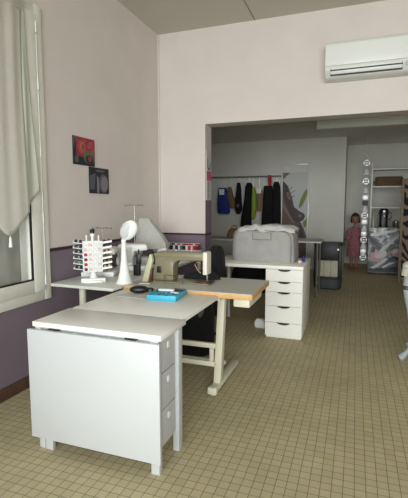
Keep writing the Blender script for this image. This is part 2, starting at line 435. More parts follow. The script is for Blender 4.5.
poly_face(b, blob(3.50, 1.96, .018, .035), (3, 3), 'x', ax); poly_face(b, blob(3.37, 2.045, .03, .012), (3, 3), 'x', ax)
o = obj('poster', b, ['ph', 'ph', 'pr', 'pr2', 'py', 'ph2', 'pg'], smooth=False); tag(o, 'square poster of red flowers with dark corners, the higher of two on the left wall', 'poster')
b = MB(); b.box(x, x + .008, 3.44, 3.775, 1.563, 1.815, .001)
poly_face(b, [(3.45, 1.60), (3.52, 1.60), (3.54, 1.76), (3.45, 1.73)], (1, 1), 'x', ax)
poly_face(b, blob(3.675, 1.665, .082, .095), (1, 1), 'x', ax); poly_face(b, blob(3.69, 1.66, .060, .080), (2, 2), 'x', ax)
poly_face(b, [(3.56, 1.57), (3.60, 1.57), (3.59, 1.72), (3.565, 1.74)], (2, 1), 'x', ax); poly_face(b, blob(3.62, 1.785, .08, .012), (1, 1), 'x', ax)
o = obj('poster', b, ['ph', 'ph2', 'ph3'], smooth=False); tag(o, 'square dark grey poster with a pale rounded shape, the lower on the left wall', 'poster')
# vertical sticker on the pier's side
b = MB(); b.box(-1.7845, -1.778, YP + .03, YP + .21, 1.515, 2.13)
poly_face(b, [(YP + .03, 1.76), (YP + .21, 1.76), (YP + .21, 1.875), (YP + .03, 1.875)], (1, 1), 'x', -1.778)
for k in range(14):
    z = 1.54 + k * .015; poly_face(b, [(YP + .10 + .01 * (k % 3), z), (YP + .13 + .012 * (k % 2), z), (YP + .13, z + .008), (YP + .10, z + .008)], (2, 1), 'x', -1.778)
for k in range(16):
    t = k / 16 * PI * 1.1 - .3; yy = YP + .12 + .05 * math.cos(t + PI); zz = 1.99 + .09 * math.sin(t + PI)
    poly_face(b, blob(yy, zz, .008, .010, 8), (2, 1), 'x', -1.778)
o = obj('banner', b, ['stw', 'pink', 'ph'], smooth=False); tag(o, 'narrow white banner with a pink band stuck on the side of the wall opening', 'banner')

# ------------------------------------------------------------------ air conditioner
ac = thing('air_conditioner', 'white wall-mounted air conditioner above the wide opening', 'air conditioner', (.08, YP, 2.79))
ac.scale = (1, 1, 1.08)
yb, yf = -.001, -.21
b = MB(); b.prism([(yb, .0), (yb, .335), (yf + .03, .335), (yf, .31), (yf, .07), (yf + .05, .012), (yf + .09, 0)], -.44, .46, axis='x', bev=.006); obj('casing', b, 'acwhite', ac)
b = MB(); b.prism([(yf - .001, .105), (yf - .012, .11), (yf - .012, .305), (yf + .015, .335), (yf + .02, .335), (yf - .001, .31)], -.438, .458, axis='x', bev=.001); obj('front_panel', b, 'acwhite2', ac)
b = MB(); b.box(-.385, .31, yf - .004, yf + .004, .058, .080); b.box(-.385, .31, yf + .010, yf + .03, .020, .036); obj('air_outlet', b, 'acdark', ac)
for z, y_, tl in ((.086, yf - .006, .0), (.045, yf + .004, .35)):
    b = MB(); b.box(-.38, .305, -.004, .004, -.016, .016, .003, mtx=Matrix.Translation((0, y_, z)) @ Matrix.Rotation(tl, 4, 'X')); obj('louver', b, 'acwhite', ac)
b = MB(); b.box(.335, .43, yf - .006, yf, .05, .085, .003); obj('display_window', b, 'greypl', ac)

# ------------------------------------------------------------------ drop-leaf table
T = thing('drop_leaf_table', 'white drop-leaf table with side drawers, near leaf hanging down', 'table', (-1.34, 1.90, 0))
b = MB(); b.box(-.415, .416, .0, .342, .745, .775, .003); obj('table_top', b, 'whitelac_lit', T)
b = MB(); b.box(-.400, .392, .346, 1.020, .745, .775, .003); obj('raised_leaf', b, 'whitelac_lit', T)
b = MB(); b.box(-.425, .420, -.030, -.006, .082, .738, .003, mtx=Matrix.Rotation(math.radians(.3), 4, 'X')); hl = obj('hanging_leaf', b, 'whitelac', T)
for x in (-.26, .24):
    b = MB(); b.box(x - .035, x + .035, -.010, .012, .7385, .7448); obj('hinge', b, 'black', T)
for x in (-.37, -.12, .10, .36):
    b = MB(); b.cyl((x, -.008, .733), (x + .02, -.008, .733), .005, n=8); obj('hinge_pin', b, 'whitepl', T)
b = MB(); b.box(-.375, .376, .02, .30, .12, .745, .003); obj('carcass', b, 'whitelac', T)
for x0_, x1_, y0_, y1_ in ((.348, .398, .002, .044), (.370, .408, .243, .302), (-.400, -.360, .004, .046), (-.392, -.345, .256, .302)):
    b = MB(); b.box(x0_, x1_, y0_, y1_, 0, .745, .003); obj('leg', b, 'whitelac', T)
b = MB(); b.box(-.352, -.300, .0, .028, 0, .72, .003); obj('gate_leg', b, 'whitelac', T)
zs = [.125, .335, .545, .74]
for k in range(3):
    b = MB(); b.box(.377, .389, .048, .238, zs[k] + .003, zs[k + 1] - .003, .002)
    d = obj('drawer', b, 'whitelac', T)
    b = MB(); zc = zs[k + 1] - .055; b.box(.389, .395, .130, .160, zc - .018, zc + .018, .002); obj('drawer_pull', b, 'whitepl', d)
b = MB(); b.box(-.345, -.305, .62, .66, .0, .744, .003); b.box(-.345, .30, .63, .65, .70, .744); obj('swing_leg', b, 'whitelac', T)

# ------------------------------------------------------------------ corner desk at left
D = thing('corner_desk', 'light grey desk in the left corner carrying the thread carousel', 'desk', (-2.09, 2.80, 0))
b = MB(); b.prism([(-.285, 0), (.325, -.02), (.325, 1.15), (-.285, 1.15)], .776, .80, axis='z', bev=.002); obj('desk_top', b, 'desktop', D)
for x, y in ((-.16, .26), (.22, .9), (-.2, 1.05)):
    b = MB(); b.cyl((x, y, 0), (x, y, .776), .03, n=20); b.cyl((x, y, 0), (x, y, .02), .038, n=20); obj('leg', b, 'creammetal', D)
D2 = thing('side_table', 'white table against the pier holding the row of coloured thread spools', 'table', (-2.10, 4.46, 0))
b = MB(); b.box(-.312, .30, -.49, .49, .772, .80, .003); obj('table_top', b, 'desktop', D2)
for x, y in ((-.27, -.44), (.26, -.44), (-.27, .44), (.26, .44)):
    b = MB(); b.cyl((x, y, 0), (x, y, .772), .022, n=16); obj('leg', b, 'creammetal', D2)
b = MB(); b.box(-.29, .30, .26, .47, .80, .89, .003); obj('riser_shelf', b, 'whitepl', D2)

# ------------------------------------------------------------------ thread carousel
cx, cy = -2.09, 3.00
K = thing('thread_carousel', 'white revolving thread rack with fanned shelves on the corner desk', 'thread rack', (cx, cy, .80), math.radians(34))
b = MB(); b.box(-.10, .10, -.06, .06, 0, .035, .006); b.box(-.075, .075, -.085, .06, 0, .018, .005); b.cyl((0, 0, .03), (0, 0, .09), .035, .02); obj('base', b, 'whitepl', K)
b = MB(); b.cyl((0, 0, .03), (0, 0, .41), .012); b.cyl((0, 0, .39), (0, 0, .41), .02); obj('post', b, 'whitepl', K)
b = MB(); b.box(-.075, .075, -.045, -.037, .095, .345, .002); b.box(-.075, .075, .037, .045, .095, .345, .002)
b.box(-.075, -.067, -.045, .045, .095, .345); b.box(.067, .075, -.045, .045, .095, .345)
for i in range(7): z = .095 + i * .0415; b.box(-.078, .078, -.058, -.045, z - .004, z + .004)
for i in range(5): x = -.076 + i * .038; b.box(x - .004, x + .004, -.058, -.045, .095, .345)
obj('cell_panel', b, 'whitepl', K)
spA = []
for sx in (-1, 1):
    for i in range(6):
        b = MB(); z = .105 + i * .044; b.box(0, .082, -.045, .045, 0, .005, .001); b.box(0, .082, -.047, -.043, 0, .016); b.box(.078, .084, -.045, .045, 0, .016)
        mt = Matrix.Translation((sx * .076, 0, z)) @ Matrix.Rotation(0 if sx > 0 else PI, 4, 'Z') @ Matrix.Rotation(-.16, 4, 'Y')
        b.bm.transform(mt); obj('shelf', b, 'whitepl', K)
b = MB()
for x in (-.05, .05): b.cyl((x, 0, .345), (x, 0, .395), .007)
b.box(-.06, .06, -.008, .008, .345, .35); obj('top_peg', b, 'whitepl', K)

def spool(thread_mat, r=.011, h=.03, fl=0):
    b = MB(); b.mi = fl; b.cyl((0, 0, 0), (0, 0, .003), r * 1.08); b.cyl((0, 0, h - .003), (0, 0, h), r * 1.08)
    b.mi = 1; b.cyl((0, 0, .003), (0, 0, h - .003), r); return b
THC = dict(maroon=(120, 34, 48), red=(176, 40, 56), plum=(90, 50, 66), black=(26, 26, 30), navy=(40, 46, 70), grey=(120, 120, 122), brown=(104, 70, 52), cream=(206, 194, 160), green=(66, 112, 84), white=(228, 226, 220), blue=(70, 110, 150), khaki=(132, 118, 88), pink=(224, 192, 194))
for k_, v_ in THC.items(): M['th_' + k_] = mat('thread_' + k_, v_, .7, bump=.3, bscale=200)
Kr = Matrix.Translation((cx, cy, .80)) @ Matrix.Rotation(math.radians(34), 4, 'Z')
def put_spool(local, colr, label, group, lay=True, r=.011, h=.03, mtx=None):
    m0 = mtx or Kr
    b = spool(0, r, h, 1)
    o = obj('thread_spool', b, ['whitepl', 'th_' + colr])
    R_ = Matrix.Rotation(PI / 2, 4, 'X') if lay else Matrix()
    o.matrix_world = m0 @ Matrix.Translation(local) @ R_
    tag(o, label, 'thread spool', group)
rows_front = {3: ['red', 'pink', 'white', 'white'], 2: ['maroon', 'pink', 'white', 'white'], 1: ['red', 'white', 'white', 'pink'], 0: ['plum', 'pink', 'white', 'white'], 4: ['pink', 'white', 'white', 'pink'], 5: ['white', 'pink', 'white', 'white']}
hts = {0: 'bottom', 1: 'second lowest', 2: 'third lowest', 3: 'third highest', 4: 'second highest', 5: 'top'}
for i, cs in rows_front.items():
    for j, c_ in enumerate(cs):
        pale = c_ in ('white', 'pink')
        lab = ('%s thread spool, %s column, %s row of the carousel front' % ({'pink': 'pale pink', 'white': 'white'}[c_], ['left', 'second', 'third', 'right'][j], hts[i])) if pale else ('%s thread spool in the left column, %s row of the carousel front' % ({'red': 'bright red', 'maroon': 'dark red', 'plum': 'plum'}[c_], hts[i]))
        put_spool((-.057 + j * .038, -.0455, .0985 + i * .0415 + .0125), c_, lab, 'spools in the front cells of the carousel', r=.0125, h=.014)
for i, c_ in enumerate(['black', 'green', 'navy', 'black', 'navy', 'black']):
    for j in range(2):
        put_spool((-.098 - j * .036, .0, .1265 + i * .044 + j * .005), c_, '%s thread spool, %s of two on the %s left-hand shelf of the carousel' % ({'black': 'black', 'green': 'dark green', 'navy': 'navy'}[c_], ['inner', 'outer'][j], hts[i]), 'dark spools on the left shelves of the carousel', h=.028)
for i, c_ in enumerate(['cream', 'khaki', 'brown', 'brown', 'black', 'plum']):
    for j in range(2):
        put_spool((.098 + j * .036, .0, .1265 + i * .044 + j * .005), c_, '%s thread spool, %s of two on the %s right-hand shelf of the carousel' % (c_, ['inner', 'outer'][j], hts[i]), 'spools on the right shelves of the carousel', h=.028)
b = MB(); b.cyl((0, 0, 0), (0, 0, .02), .018); b.ell((0, 0, .024), (.022, .022, .014)); o = obj('pincushion', b, 'black', loc=(cx, cy, 1.211)); tag(o, 'small black pincushion on top of the thread carousel', 'pincushion')

# ------------------------------------------------------------------ white lamp
L = thing('magnifier_lamp', 'white desk lamp with flared foot and oval head beside the carousel', 'lamp', (-1.80, 3.02, .80))
L.scale = (1.12, 1.12, 1.02)
b = MB(); b.lathe([(.062, 0), (.062, .008), (.050, .03), (.036, .09), (.026, .17), (.020, .25), (.017, .33), (.018, .36)], n=28); obj('foot', b, 'whitepl', L)
b = MB(); b.tube([(0, 0, .35), (.005, -.005, .385), (.015, -.01, .41)], [.017, .015, .015]); obj('neck', b, 'greypl', L)
rot = Matrix.Rotation(math.radians(28), 3, 'Y') @ Matrix.Rotation(math.radians(22), 3, 'Z')
b = MB(); b.ell((.045, -.0, .435), (.060, .026, .088), rot); obj('lamp_head', b, 'whitepl', L)
b = MB(); b.ell((.037, -.018, .432), (.044, .012, .068), rot); obj('lens_cover', b, 'whitelac', L)

# ------------------------------------------------------------------ overlock machines
def overlocker(name, label, loc, rz, h, parts='black'):
    O = thing(name, label, 'sewing machine', loc, rz)
    b = MB(); b.box(-.15, .15, -.11, .13, 0, .05, .012); b.prism([(-.15, .05), (-.15, .24), (-.13, .26), (.13, .26), (.15, .24), (.15, .20), (.02, .19), (.0, .12), (.0, .05)], -.05, .12, bev=.008); obj('body', b, 'whitepl', O)
    b = MB(); b.box(-.14, .0, -.052, -.05, .075, .23, .001); obj('front_cover', b, 'greypl', O)
    for i in range(4):
        b = MB(); b.cyl((-.12 + i * .034, -.052, .20 - .012 * (i % 2)), (-.12 + i * .034, -.066, .20 - .012 * (i % 2)), .012); obj('tension_dial', b, 'greypl', O)
    b = MB(); b.cyl((.152, .03, .13), (.18, .03, .13), .04, n=24); obj('handwheel', b, parts, O)
    b = MB(); b.box(.04, .09, -.07, -.05, .06, .17, .004); b.cyl((.065, -.055, .17), (.065, -.055, .21), .006); obj('presser_unit', b, 'black', O)
    b = MB(); b.cyl((0, .12, .2), (0, .12, h), .005); obj('thread_pole', b, 'steel', O)
    b = MB(); b.tube([(-.09, .12, h - .004), (-.045, .12, h + .006), (0, .12, h), (.045, .12, h + .006), (.09, .12, h - .004)], .0035)
    for x in (-.09, -.045, .045, .09): b.tube([(x, .12, h), (x, .11, h + .014), (x, .10, h), (x, .105, h - .012)], .0025)
    obj('thread_guide', b, 'steel', O)
    b = MB(); b.box(-.15, .15, .13, .20, .0, .012, .004); obj('spool_tray', b, 'greypl', O)
    return O
overlocker('overlock_machine', 'white overlock machine with tall thread antenna behind the white lamp', (-2.10, 3.70, .80), math.radians(20), .645)
overlocker('overlock_machine', 'white overlock machine with short antenna behind the carousel against the left wall', (-2.21, 3.28, .80), math.radians(20), .43, 'greypl')

# covered machine
S = thing('covered_sewing_machine', 'white sewing machine under a peaked white cloth cover by the corner', 'sewing machine', (-2.12, 4.16, .80), math.radians(14))
S.scale = (.90, .90, .96)
b = MB(); b.box(-.21, .19, -.09, .09, 0, .08, .012); b.box(.08, .19, -.07, .07, .08, .24, .012); b.box(-.20, .10, -.05, .05, .17, .25, .012); b.box(-.2, -.13, -.05, .05, .10, .18, .01); obj('machine_base', b, 'whitepl', S)
b = MB(); b.loft([(.19, -.0, 0, .205, .12), (.24, .0, 0, .20, .115), (.33, -.02, 0, .165, .105), (.42, -.055, 0, .125, .09), (.49, -.08, 0, .085, .075), (.525, -.085, 0, .07, .05)], n=48, p=3, rip=.035, k=9); obj('cloth_cover', b, 'clothl', S)
# small dark bits between the machines
b = MB(); b.box(-.03, .03, -.02, .02, 0, .10, .004); o = obj('pincushion_box', b, 'black', loc=(-1.89, 3.40, .80)); tag(o, 'small upright black box between the overlock machine and sewing machine', 'box')

# row of thread spools on the riser by the pier
cols = ['red', 'plum', 'maroon', 'white', 'green', 'black', 'white', 'navy', 'white', 'green', 'black', 'white', 'red', 'pink', 'red', 'maroon']
ORD = 'first second third fourth fifth sixth seventh eighth ninth tenth eleventh twelfth thirteenth fourteenth fifteenth sixteenth'.split()
for rw in range(2):
    for i in range(16):
        c_ = cols[(i + rw * 5) % 16] if 3 <= i <= 11 else cols[i]
        b = spool(0, .0165 if rw else .0155, .06 + .02 * rw)
        o = obj('thread_spool', b, ['whitepl', 'th_' + c_], loc=(-2.345 + i * .0345 + .004 * rw, 4.80 + rw * .06, .8905)); tag(o, '%s thread spool, %s from the left in the %s row on the riser' % (c_, ORD[i], 'rear' if rw else 'front'), 'thread spool', 'spools standing on the riser by the wall')
b = MB(); b.box(0, .86, 0, .006, 0, .03); 

# ------------------------------------------------------------------ sewing table
W = thing('sewing_table', 'grey-topped industrial sewing table with plywood edge and cream metal frame', 'table', (-1.217, 2.925, 0))
x0, x1, y0, y1 = -.532, .532, 0, .63
b = MB(); b.box(x0 + .003, x1 - .003, y0 + .003, y1 - .003, .796, .8005); obj('laminate_top', b, 'greytop', W)
b = MB(); b.box(x0, x1, y0 - .0, y1, .757, .796, .003); obj('plywood_board', b, 'plywood', W)
for X in (.237, -.44):
    b = MB(); b.prism([(.195, .757), (.262, .757), (.155, .05), (.08, .05)], X - .028, X + .028, axis='x', bev=.003); b.box(X - .028, X + .028, .06, .57, .722, .757, .002); obj('leg_post', b, 'creammetal', W)
    b = MB(); b.box(X - .032, X + .032, -.03, .62, .018, .058, .008); b.cyl((X, .0, 0), (X, .0, .02), .02); b.cyl((X, .57, 0), (X, .57, .02), .02); b.box(X - .036, X + .036, -.04, .015, .012, .066, .006); obj('leg_foot', b, 'creammetal', W)
b = MB(); b.box(-.44, .22, .09, .12, .33, .368, .003); obj('crossbar', b, 'creammetal', W)
b = MB(); b.box(-.44, .22, .07, .10, .19, .228, .003); obj('crossbar', b, 'creammetal', W)
b = MB(); b.box(.175, .205, .08, .11, .228, .33, .002); obj('upright_bar', b, 'creammetal', W)
b = MB(); b.box(-.44, .22, .36, .39, .10, .13, .003); obj('stretcher', b, 'creammetal', W)
b = MB(); b.box(.365, .49, .09, .52, .678, .756, .006); dr = obj('under_drawer', b, 'creammetal', W)
b = MB(); b.box(.39, .465, .082, .09, .738, .745, .002); obj('drawer_lip', b, 'creammetal', dr)
b = MB(); b.cyl((-.25, .42, .575), (-.02, .42, .575), .10, n=28); b.box(-.22, -.05, .34, .50, .64, .756); obj('motor', b, 'black', W)

# ------------------------------------------------------------------ industrial sewing machine
Q = thing('industrial_sewing_machine', 'olive-grey industrial sewing machine with ivory needle head on the grey table', 'sewing machine', (-1.375, 3.235, .8007), 0)
Q.scale = (.96, .97, .91)
b = MB(); b.box(-.25, .28, -.085, .10, 0, .012, .003); obj('bed', b, 'olive', Q)
b = MB(); b.prism([(-.235, .012), (-.235, .245), (-.20, .282), (.215, .286), (.232, .27), (.232, .212), (.0, .206), (-.035, .19), (-.052, .15), (-.055, .012)], -.058, .062, bev=.012, seg=3); obj('arm', b, 'olive', Q)
b = MB(); b.box(-.15, -.05, -.064, -.056, .03, .20, .004); b.box(-.235, .215, -.066, -.056, .235, .27, .004); obj('cover_plate', b, 'olive', Q)
b = MB(); b.box(-.205, -.165, -.0685, -.0585, .085, .145, .002); obj('name_plate', b, 'black', Q)
b = MB(); b.box(.222, .262, -.062, .055, .085, .292, .010, 3); obj('needle_head', b, 'face', Q)
b = MB(); b.cyl((.242, 0, .09), (.242, 0, .045), .007); b.cyl((.242, 0, .05), (.242, 0, .014), .0025); b.cyl((.236, .022, .09), (.236, .022, .03), .005); b.box(.228, .25, -.02, .03, .016, .024, .002); obj('needle_bar', b, 'steel', Q)
b = MB(); b.tube([(.20, -.045, .10), (.175, -.055, .13), (.15, -.058, .18), (.165, -.058, .20), (.20, -.05, .19)], .006); obj('knee_lifter', b, 'olive', Q)
b = MB(); b.box(.14, .30, -.09, .05, .012, .016, .001); b.cyl((.235, -.05, .014), (.235, -.05, .024), .035); b.ell((.19, -.06, .02), (.028, .02, .008)); obj('throat_plate', b, 'bronze', Q)
b = MB(); b.cyl((-.262, .0, .21), (-.295, .0, .21), .062, n=28); b.cyl((-.235, 0, .21), (-.262, 0, .21), .03); obj('handwheel', b, 'black', Q)
b = MB(); b.prism([(-.335, .0), (-.255, .262), (-.235, .262), (-.225, .20), (-.272, .0)], -.115, -.072, bev=.008, seg=2); obj('belt_guard', b, 'olive2', Q)
b = MB(); b.prism([(-.262, .006), (-.240, .13), (-.228, .13), (-.238, .006)], -.118, -.075, bev=.003); obj('guard_bracket', b, 'bronze', Q)
b = MB()
for x in (-.115, .055): b.cyl((x, -.10, .0), (x, -.10, .075), .002, n=6)
b.tube([(-.115, -.10, .075), (-.03, -.10, .070), (.055, -.10, .075)], .0018, n=6); obj('wire_guide', b, 'black', Q)
b = MB(); b.cyl((.10, 0, .286), (.10, 0, .315), .004); b.cyl((-.05, 0, .286), (-.05, 0, .30), .012); obj('thread_pin', b, 'steel', Q)

# dark cloth visible behind the machine
b = MB(); b.loft([(0, 0, 0, .17, .07), (.03, .0, 0, .16, .065), (.06, .03, 0, .10, .05), (.075, .04, 0, .05, .03)], rip=.08, k=5); o = obj('folded_cloth', b, 'blackcl', loc=(-1.27, 3.43, .8007)); tag(o, 'dark crumpled cloth lying behind the olive sewing machine', 'cloth')

# ------------------------------------------------------------------ blue box & black case & papers
B = thing('needle_case', 'open turquoise plastic box of sewing bits on the white table', 'box', (-1.285, 2.755, .7752), math.radians(6))
B.scale = (1.06, 1.06, 1.1)
hx, hy, hz = .105, .125, .036
b = MB(); b.box(-hx, hx, -hy, hy, 0, .006, .002)
for q in ((-hx, hx, -hy, -hy + .006), (-hx, hx, hy - .006, hy), (-hx, -hx + .006, -hy, hy), (hx - .006, hx, -hy, hy)): b.box(q[0], q[1], q[2], q[3], 0, hz, .0015)
obj('case', b, 'cyan', B)
b = MB(); b.box(-hx + .007, hx - .007, -hy + .007, hy - .007, .007, .026, .001)
obj('tray', b, 'cyan', B)
b = MB()
random.seed(3)
for i in range(16):
    b = MB(); x = random.uniform(-.08, .08); y = random.uniform(-.10, .05); b.box(x - .008, x + .008, y - .010, y + .010, .0262, .030, .001); obj('tray_bit', b, 'cyand', B)
b = MB(); b.box(-.085, .03, .05, .085, .027, .042, .004); obj('tape_roll', b, 'whitepl', B)
b = MB(); b.box(.02, .085, .01, .03, .027, .036, .003, mtx=Matrix.Rotation(-.3, 4, 'Z')); obj('label_strip', b, 'whitepl', B)
b = MB(); b.box(-.01, .095, .09, .11, .027, .040, .004); obj('dark_tool', b, 'black', B)

P_ = MB(); P_.ell((0, 0, .031), (.075, .038, .031)); P_.loft([(.010, .085, .0, .026, .018), (.036, .085, 0, .022, .015), (.044, .083, 0, .012, .008)]);
o = obj('glasses_case', P_, 'black', loc=(-1.535, 2.79, .7772), rz=math.radians(24)); tag(o, 'rounded black case lying on pale paper left of the turquoise box', 'case')
b = MB(); b.prism([(-.17, -.10), (.12, -.13), (.20, .10), (-.08, .14)], 0, .0018, axis='z'); o = obj('pattern_paper', b, 'paper', loc=(-1.51, 2.765, .7752)); tag(o, 'pale sheet of paper under the rounded black case', 'paper')
b = MB(); b.box(-.05, .05, -.02, .02, 0, .006, .002); b.tube([(-.05, 0, .01), (-.08, .02, .01), (-.10, 0, .01), (-.08, -.02, .01), (-.05, 0, .01)], .004); b.tube([(.04, 0, .008), (.07, .01, .008)], [.006, .002]); o = obj('thread_snips', b, 'steel', loc=(-1.63, 3.05, .8007), rz=.4); tag(o, 'small metal snips on the left end of the grey sewing table', 'scissors')

# ------------------------------------------------------------------ office chair draped in black
H = thing('office_chair', 'black office chair with dark clothes draped over it behind the sewing table', 'chair', (-1.58, 4.20, 0))
b = MB()
for k in range(5):
    a = k * 2 * PI / 5; b.tube([(0, 0, .09), (.22 * math.cos(a), .22 * math.sin(a), .055)], [.022, .014])
obj('star_base', b, 'black', H)
for k in range(5):
    a = k * 2 * PI / 5; b = MB(); b.cyl((.22 * math.cos(a) - .012, .22 * math.sin(a), .025), (.22 * math.cos(a) + .012, .22 * math.sin(a), .025), .025); obj('caster', b, 'black', H)
b = MB(); b.cyl((0, 0, .07), (0, 0, .42), .022); obj('gas_column', b, 'black', H)
b = MB(); b.box(-.18, .18, -.20, .20, .42, .50, .035, 4); obj('seat', b, 'blackcl', H)
b = MB(); b.box(.18, .22, -.16, .16, .55, .95, .02, 3); b.box(.17, .20, -.03, .03, .45, .60, .005); obj('backrest', b, 'blackcl', H)
J = MB(); J.loft([(.30, .245, 0, .07, .19), (.42, .24, 0, .075, .20), (.62, .24, 0, .065, .20), (.82, .24, 0, .058, .19), (.95, .235, 0, .052, .17), (1.0, .232, 0, .045, .14), (1.02, .23, 0, .03, .08)], n=40, rip=.07, k=7)
o = obj('jacket', J, 'blackcl', loc=(-1.61, 4.20, 0)); tag(o, 'black jacket draped over the back of the office chair', 'jacket')
b = MB(); b.loft([(.0, 0, 0, .22, .10), (.05, 0, 0, .24, .12), (.4, 0, 0, .24, .12), (.62, 0, 0, .20, .10), (.70, .02, 0, .12, .05)], n=36, rip=.04, k=5); o = obj('black_bag', b, 'blackcl', loc=(-1.50, 3.74, 0)); tag(o, 'large black bag standing on the floor under the sewing table', 'bag')

# ------------------------------------------------------------------ drawer unit and desk
AX, AY = -.698, 4.45
A = thing('drawer_unit', 'white five-drawer unit with cut-out dark handles supporting the desk', 'drawer unit', (AX, AY, 0))
hw = .199; zt = .766; dp = .74
b = MB(); b.box(-hw, hw, .02, dp, .02, zt, .002); b.box(-hw + .01, hw - .01, .03, dp - .01, .0, .02); obj('carcass', b, 'alex', A)
fr = [0, .18, .335, .545, .795, 1]
for k in range(5):
    z1_ = zt - .004 - fr[k] * (zt - .03); z0_ = zt - .004 - fr[k + 1] * (zt - .03)
    za, zb = z0_ + .002, z1_ - .002
    nseg = 12; hwid = .072; hd = .024
    poly = [(-hw + .002, za), (hw - .002, za), (hw - .002, zb), (hwid, zb)]
    for i in range(1, nseg): t = i / nseg; poly.append((hwid - 2 * hwid * t, zb - hd * math.sin(PI * t) ** .5))
    poly += [(-hwid, zb), (-hw + .002, zb)]
    b = MB(); b.prism(poly, 0, .018); d = obj('drawer', b, 'alex', A)
    b = MB(); b.box(-hwid - .004, hwid + .004, .0182, .0196, zb - hd - .004, zb - .001); obj('handle_slot', b, 'black', d)
b = MB()
for x in (-.17, .17): b.cyl((x, .06, 0), (x, .06, .02), .012)
obj('foot', b, 'black', A)

E_ = thing('desk', 'white desk resting on the white drawer unit under the grey cover', 'desk', (-1.10, AY - .02, 0))
b = MB(); b.box(-.45, .605, 0, .76, .768, .803, .003); obj('desk_top', b, 'alex', E_)
for x, y in ((-.42, .72),):
    b = MB(); b.cyl((x, y, 0), (x, y, .768), .022); obj('leg', b, 'greypl', E_)

# grey covered machine on the desk
G = thing('covered_machine', 'large grey canvas cover over a machine on the white desk', 'cover', (-.985, AY + .40, .8035), math.radians(-2))
b = MB(); b.loft([(0, 0, 0, .365, .20), (.06, 0, 0, .37, .205), (.20, .0, 0, .365, .20), (.30, -.0, 0, .355, .19), (.345, -.005, 0, .335, .17), (.365, -.01, 0, .30, .135), (.372, -.01, 0, .22, .09)], n=64, p=5.5, rip=.008, k=11); obj('canvas_cover', b, 'cloth', G)
b = MB(); b.box(-.10, .11, -.212, -.196, .255, .335, .004); pk = obj('front_pocket', b, 'cloth', G)
b = MB(); b.tube([(-.10, -.214, .335), (-.10, -.214, .258), (.11, -.214, .258), (.11, -.214, .335)], .0035, n=6); obj('pocket_piping', b, 'clothd', pk)
b = MB(); b.tube([(-.335, -.20, .02), (-.338, -.20, .20), (-.322, -.188, .30), (-.29, -.165, .345), (0, -.16, .362), (.28, -.165, .345), (.322, -.188, .30), (.338, -.20, .20), (.335, -.20, .02)], .004, n=6); obj('cover_piping', b, 'clothd', G)
b = MB()
t = bmesh.new(); n1, n2 = 44, 20; g = []
for i in range(n1 + 1):
    r_ = []
    for j in range(n2 + 1):
        u = i / n1 * 2 - 1; v = j / n2 * 2 - 1
        z = .380 + .012 * math.sin(5 * u + 4 * v) * math.cos(3 * v) + .006 * math.sin(13 * u + 7 * v) + .03 * math.exp(-((u + .35) / .12) ** 2) * (v < 0) - .10 * max(0, abs(u) - .8) - .5 * max(0, abs(v) - .8) ** 1.3 + .024 * (1 - (u - .2) ** 2)
        r_.append(t.verts.new((u * .33 + .015 * math.sin(4 * v) + .02, v * .165 + .01 * math.sin(9 * u), max(z, .330))))
    g.append(r_)
for i in range(n1):
    for j in range(n2): t.faces.new((g[i][j], g[i + 1][j], g[i + 1][j + 1], g[i][j + 1]))
b._add(t); o = obj('crumpled_cloth', b, 'clothl', loc=(-.975, AY + .40, .808), rz=math.radians(-2), ang=180)
so = o.modifiers.new('t', 'SOLIDIFY'); so.thickness = .006; so.offset = 1
tag(o, 'crumpled pale cloth lying on top of the grey canvas cover', 'cloth')
b = MB(); b.ell((0, 0, .018), (.026, .02, .018)); o = obj('tape_measure', b, 'th_pink', loc=(-.565, AY + .25, .8035)); tag(o, 'small pink roll at the right end of the white desk', 'roll')
b = MB(); b.cyl((0, 0, 0), (0, 0, .05), .018); b.cyl((0, 0, .05), (0, 0, .062), .008); o = obj('small_bottle', b, 'navy', loc=(-.545, AY + .42, .8035)); tag(o, 'small blue bottle at the right end of the white desk', 'bottle')

b = MB(); b.loft([(0, 0, 0, .075, .05), (.03, 0, 0, .085, .06), (.07, -.01, 0, .07, .05), (.10, -.015, 0, .035, .03)], rip=.06, k=5); o = obj('plastic_bag', b, 'whitepl', loc=(-1.02, 4.82, 0)); tag(o, 'small crumpled white bag on the floor left of the drawer unit', 'bag')

# ------------------------------------------------------------------ long table in the rear room
LT = thing('folding_table', 'long grey table with tubular metal legs in the rear room', 'table', (-1.60, 6.60, 0))
b = MB(); b.box(-1.20, 1.12, 0, .62, .865, .89, .004); obj('table_top', b, 'greypl', LT)
for x, y in ((1.06, .05), (1.06, .56), (-1.1, .05), (-1.1, .56)):
    b = MB(); b.tube([(x, y, 0), (x, y, .865)], .016); obj('leg', b, 'steel', LT)
b = MB(); b.tube([(1.06, .05, .20), (1.06, .56, .20)], .010); b.tube([(-1.1, .05, .2), (-1.1, .56, .2)], .010); obj('leg_brace', b, 'steel', LT)
g = thing('storage_bag', 'brown leather bag on the long table left of the black dress', 'bag', (-1.93, 6.85, .8905))
g.scale = (.62, .72, .8)
b = MB(); b.loft([(0, 0, 0, .20, .13), (.05, 0, 0, .215, .14), (.16, .02, 0, .19, .11), (.21, .04, 0, .14, .05)], n=36, rip=.03, k=5); obj('bag_body', b, 'bagbrown', g)
b = MB(); b.tube([(-.08, -.06, .18), (-.04, -.06, .26), (.06, -.05, .27), (.12, -.05, .20)], .010); obj('bag_handle', b, 'bagbrown', g)
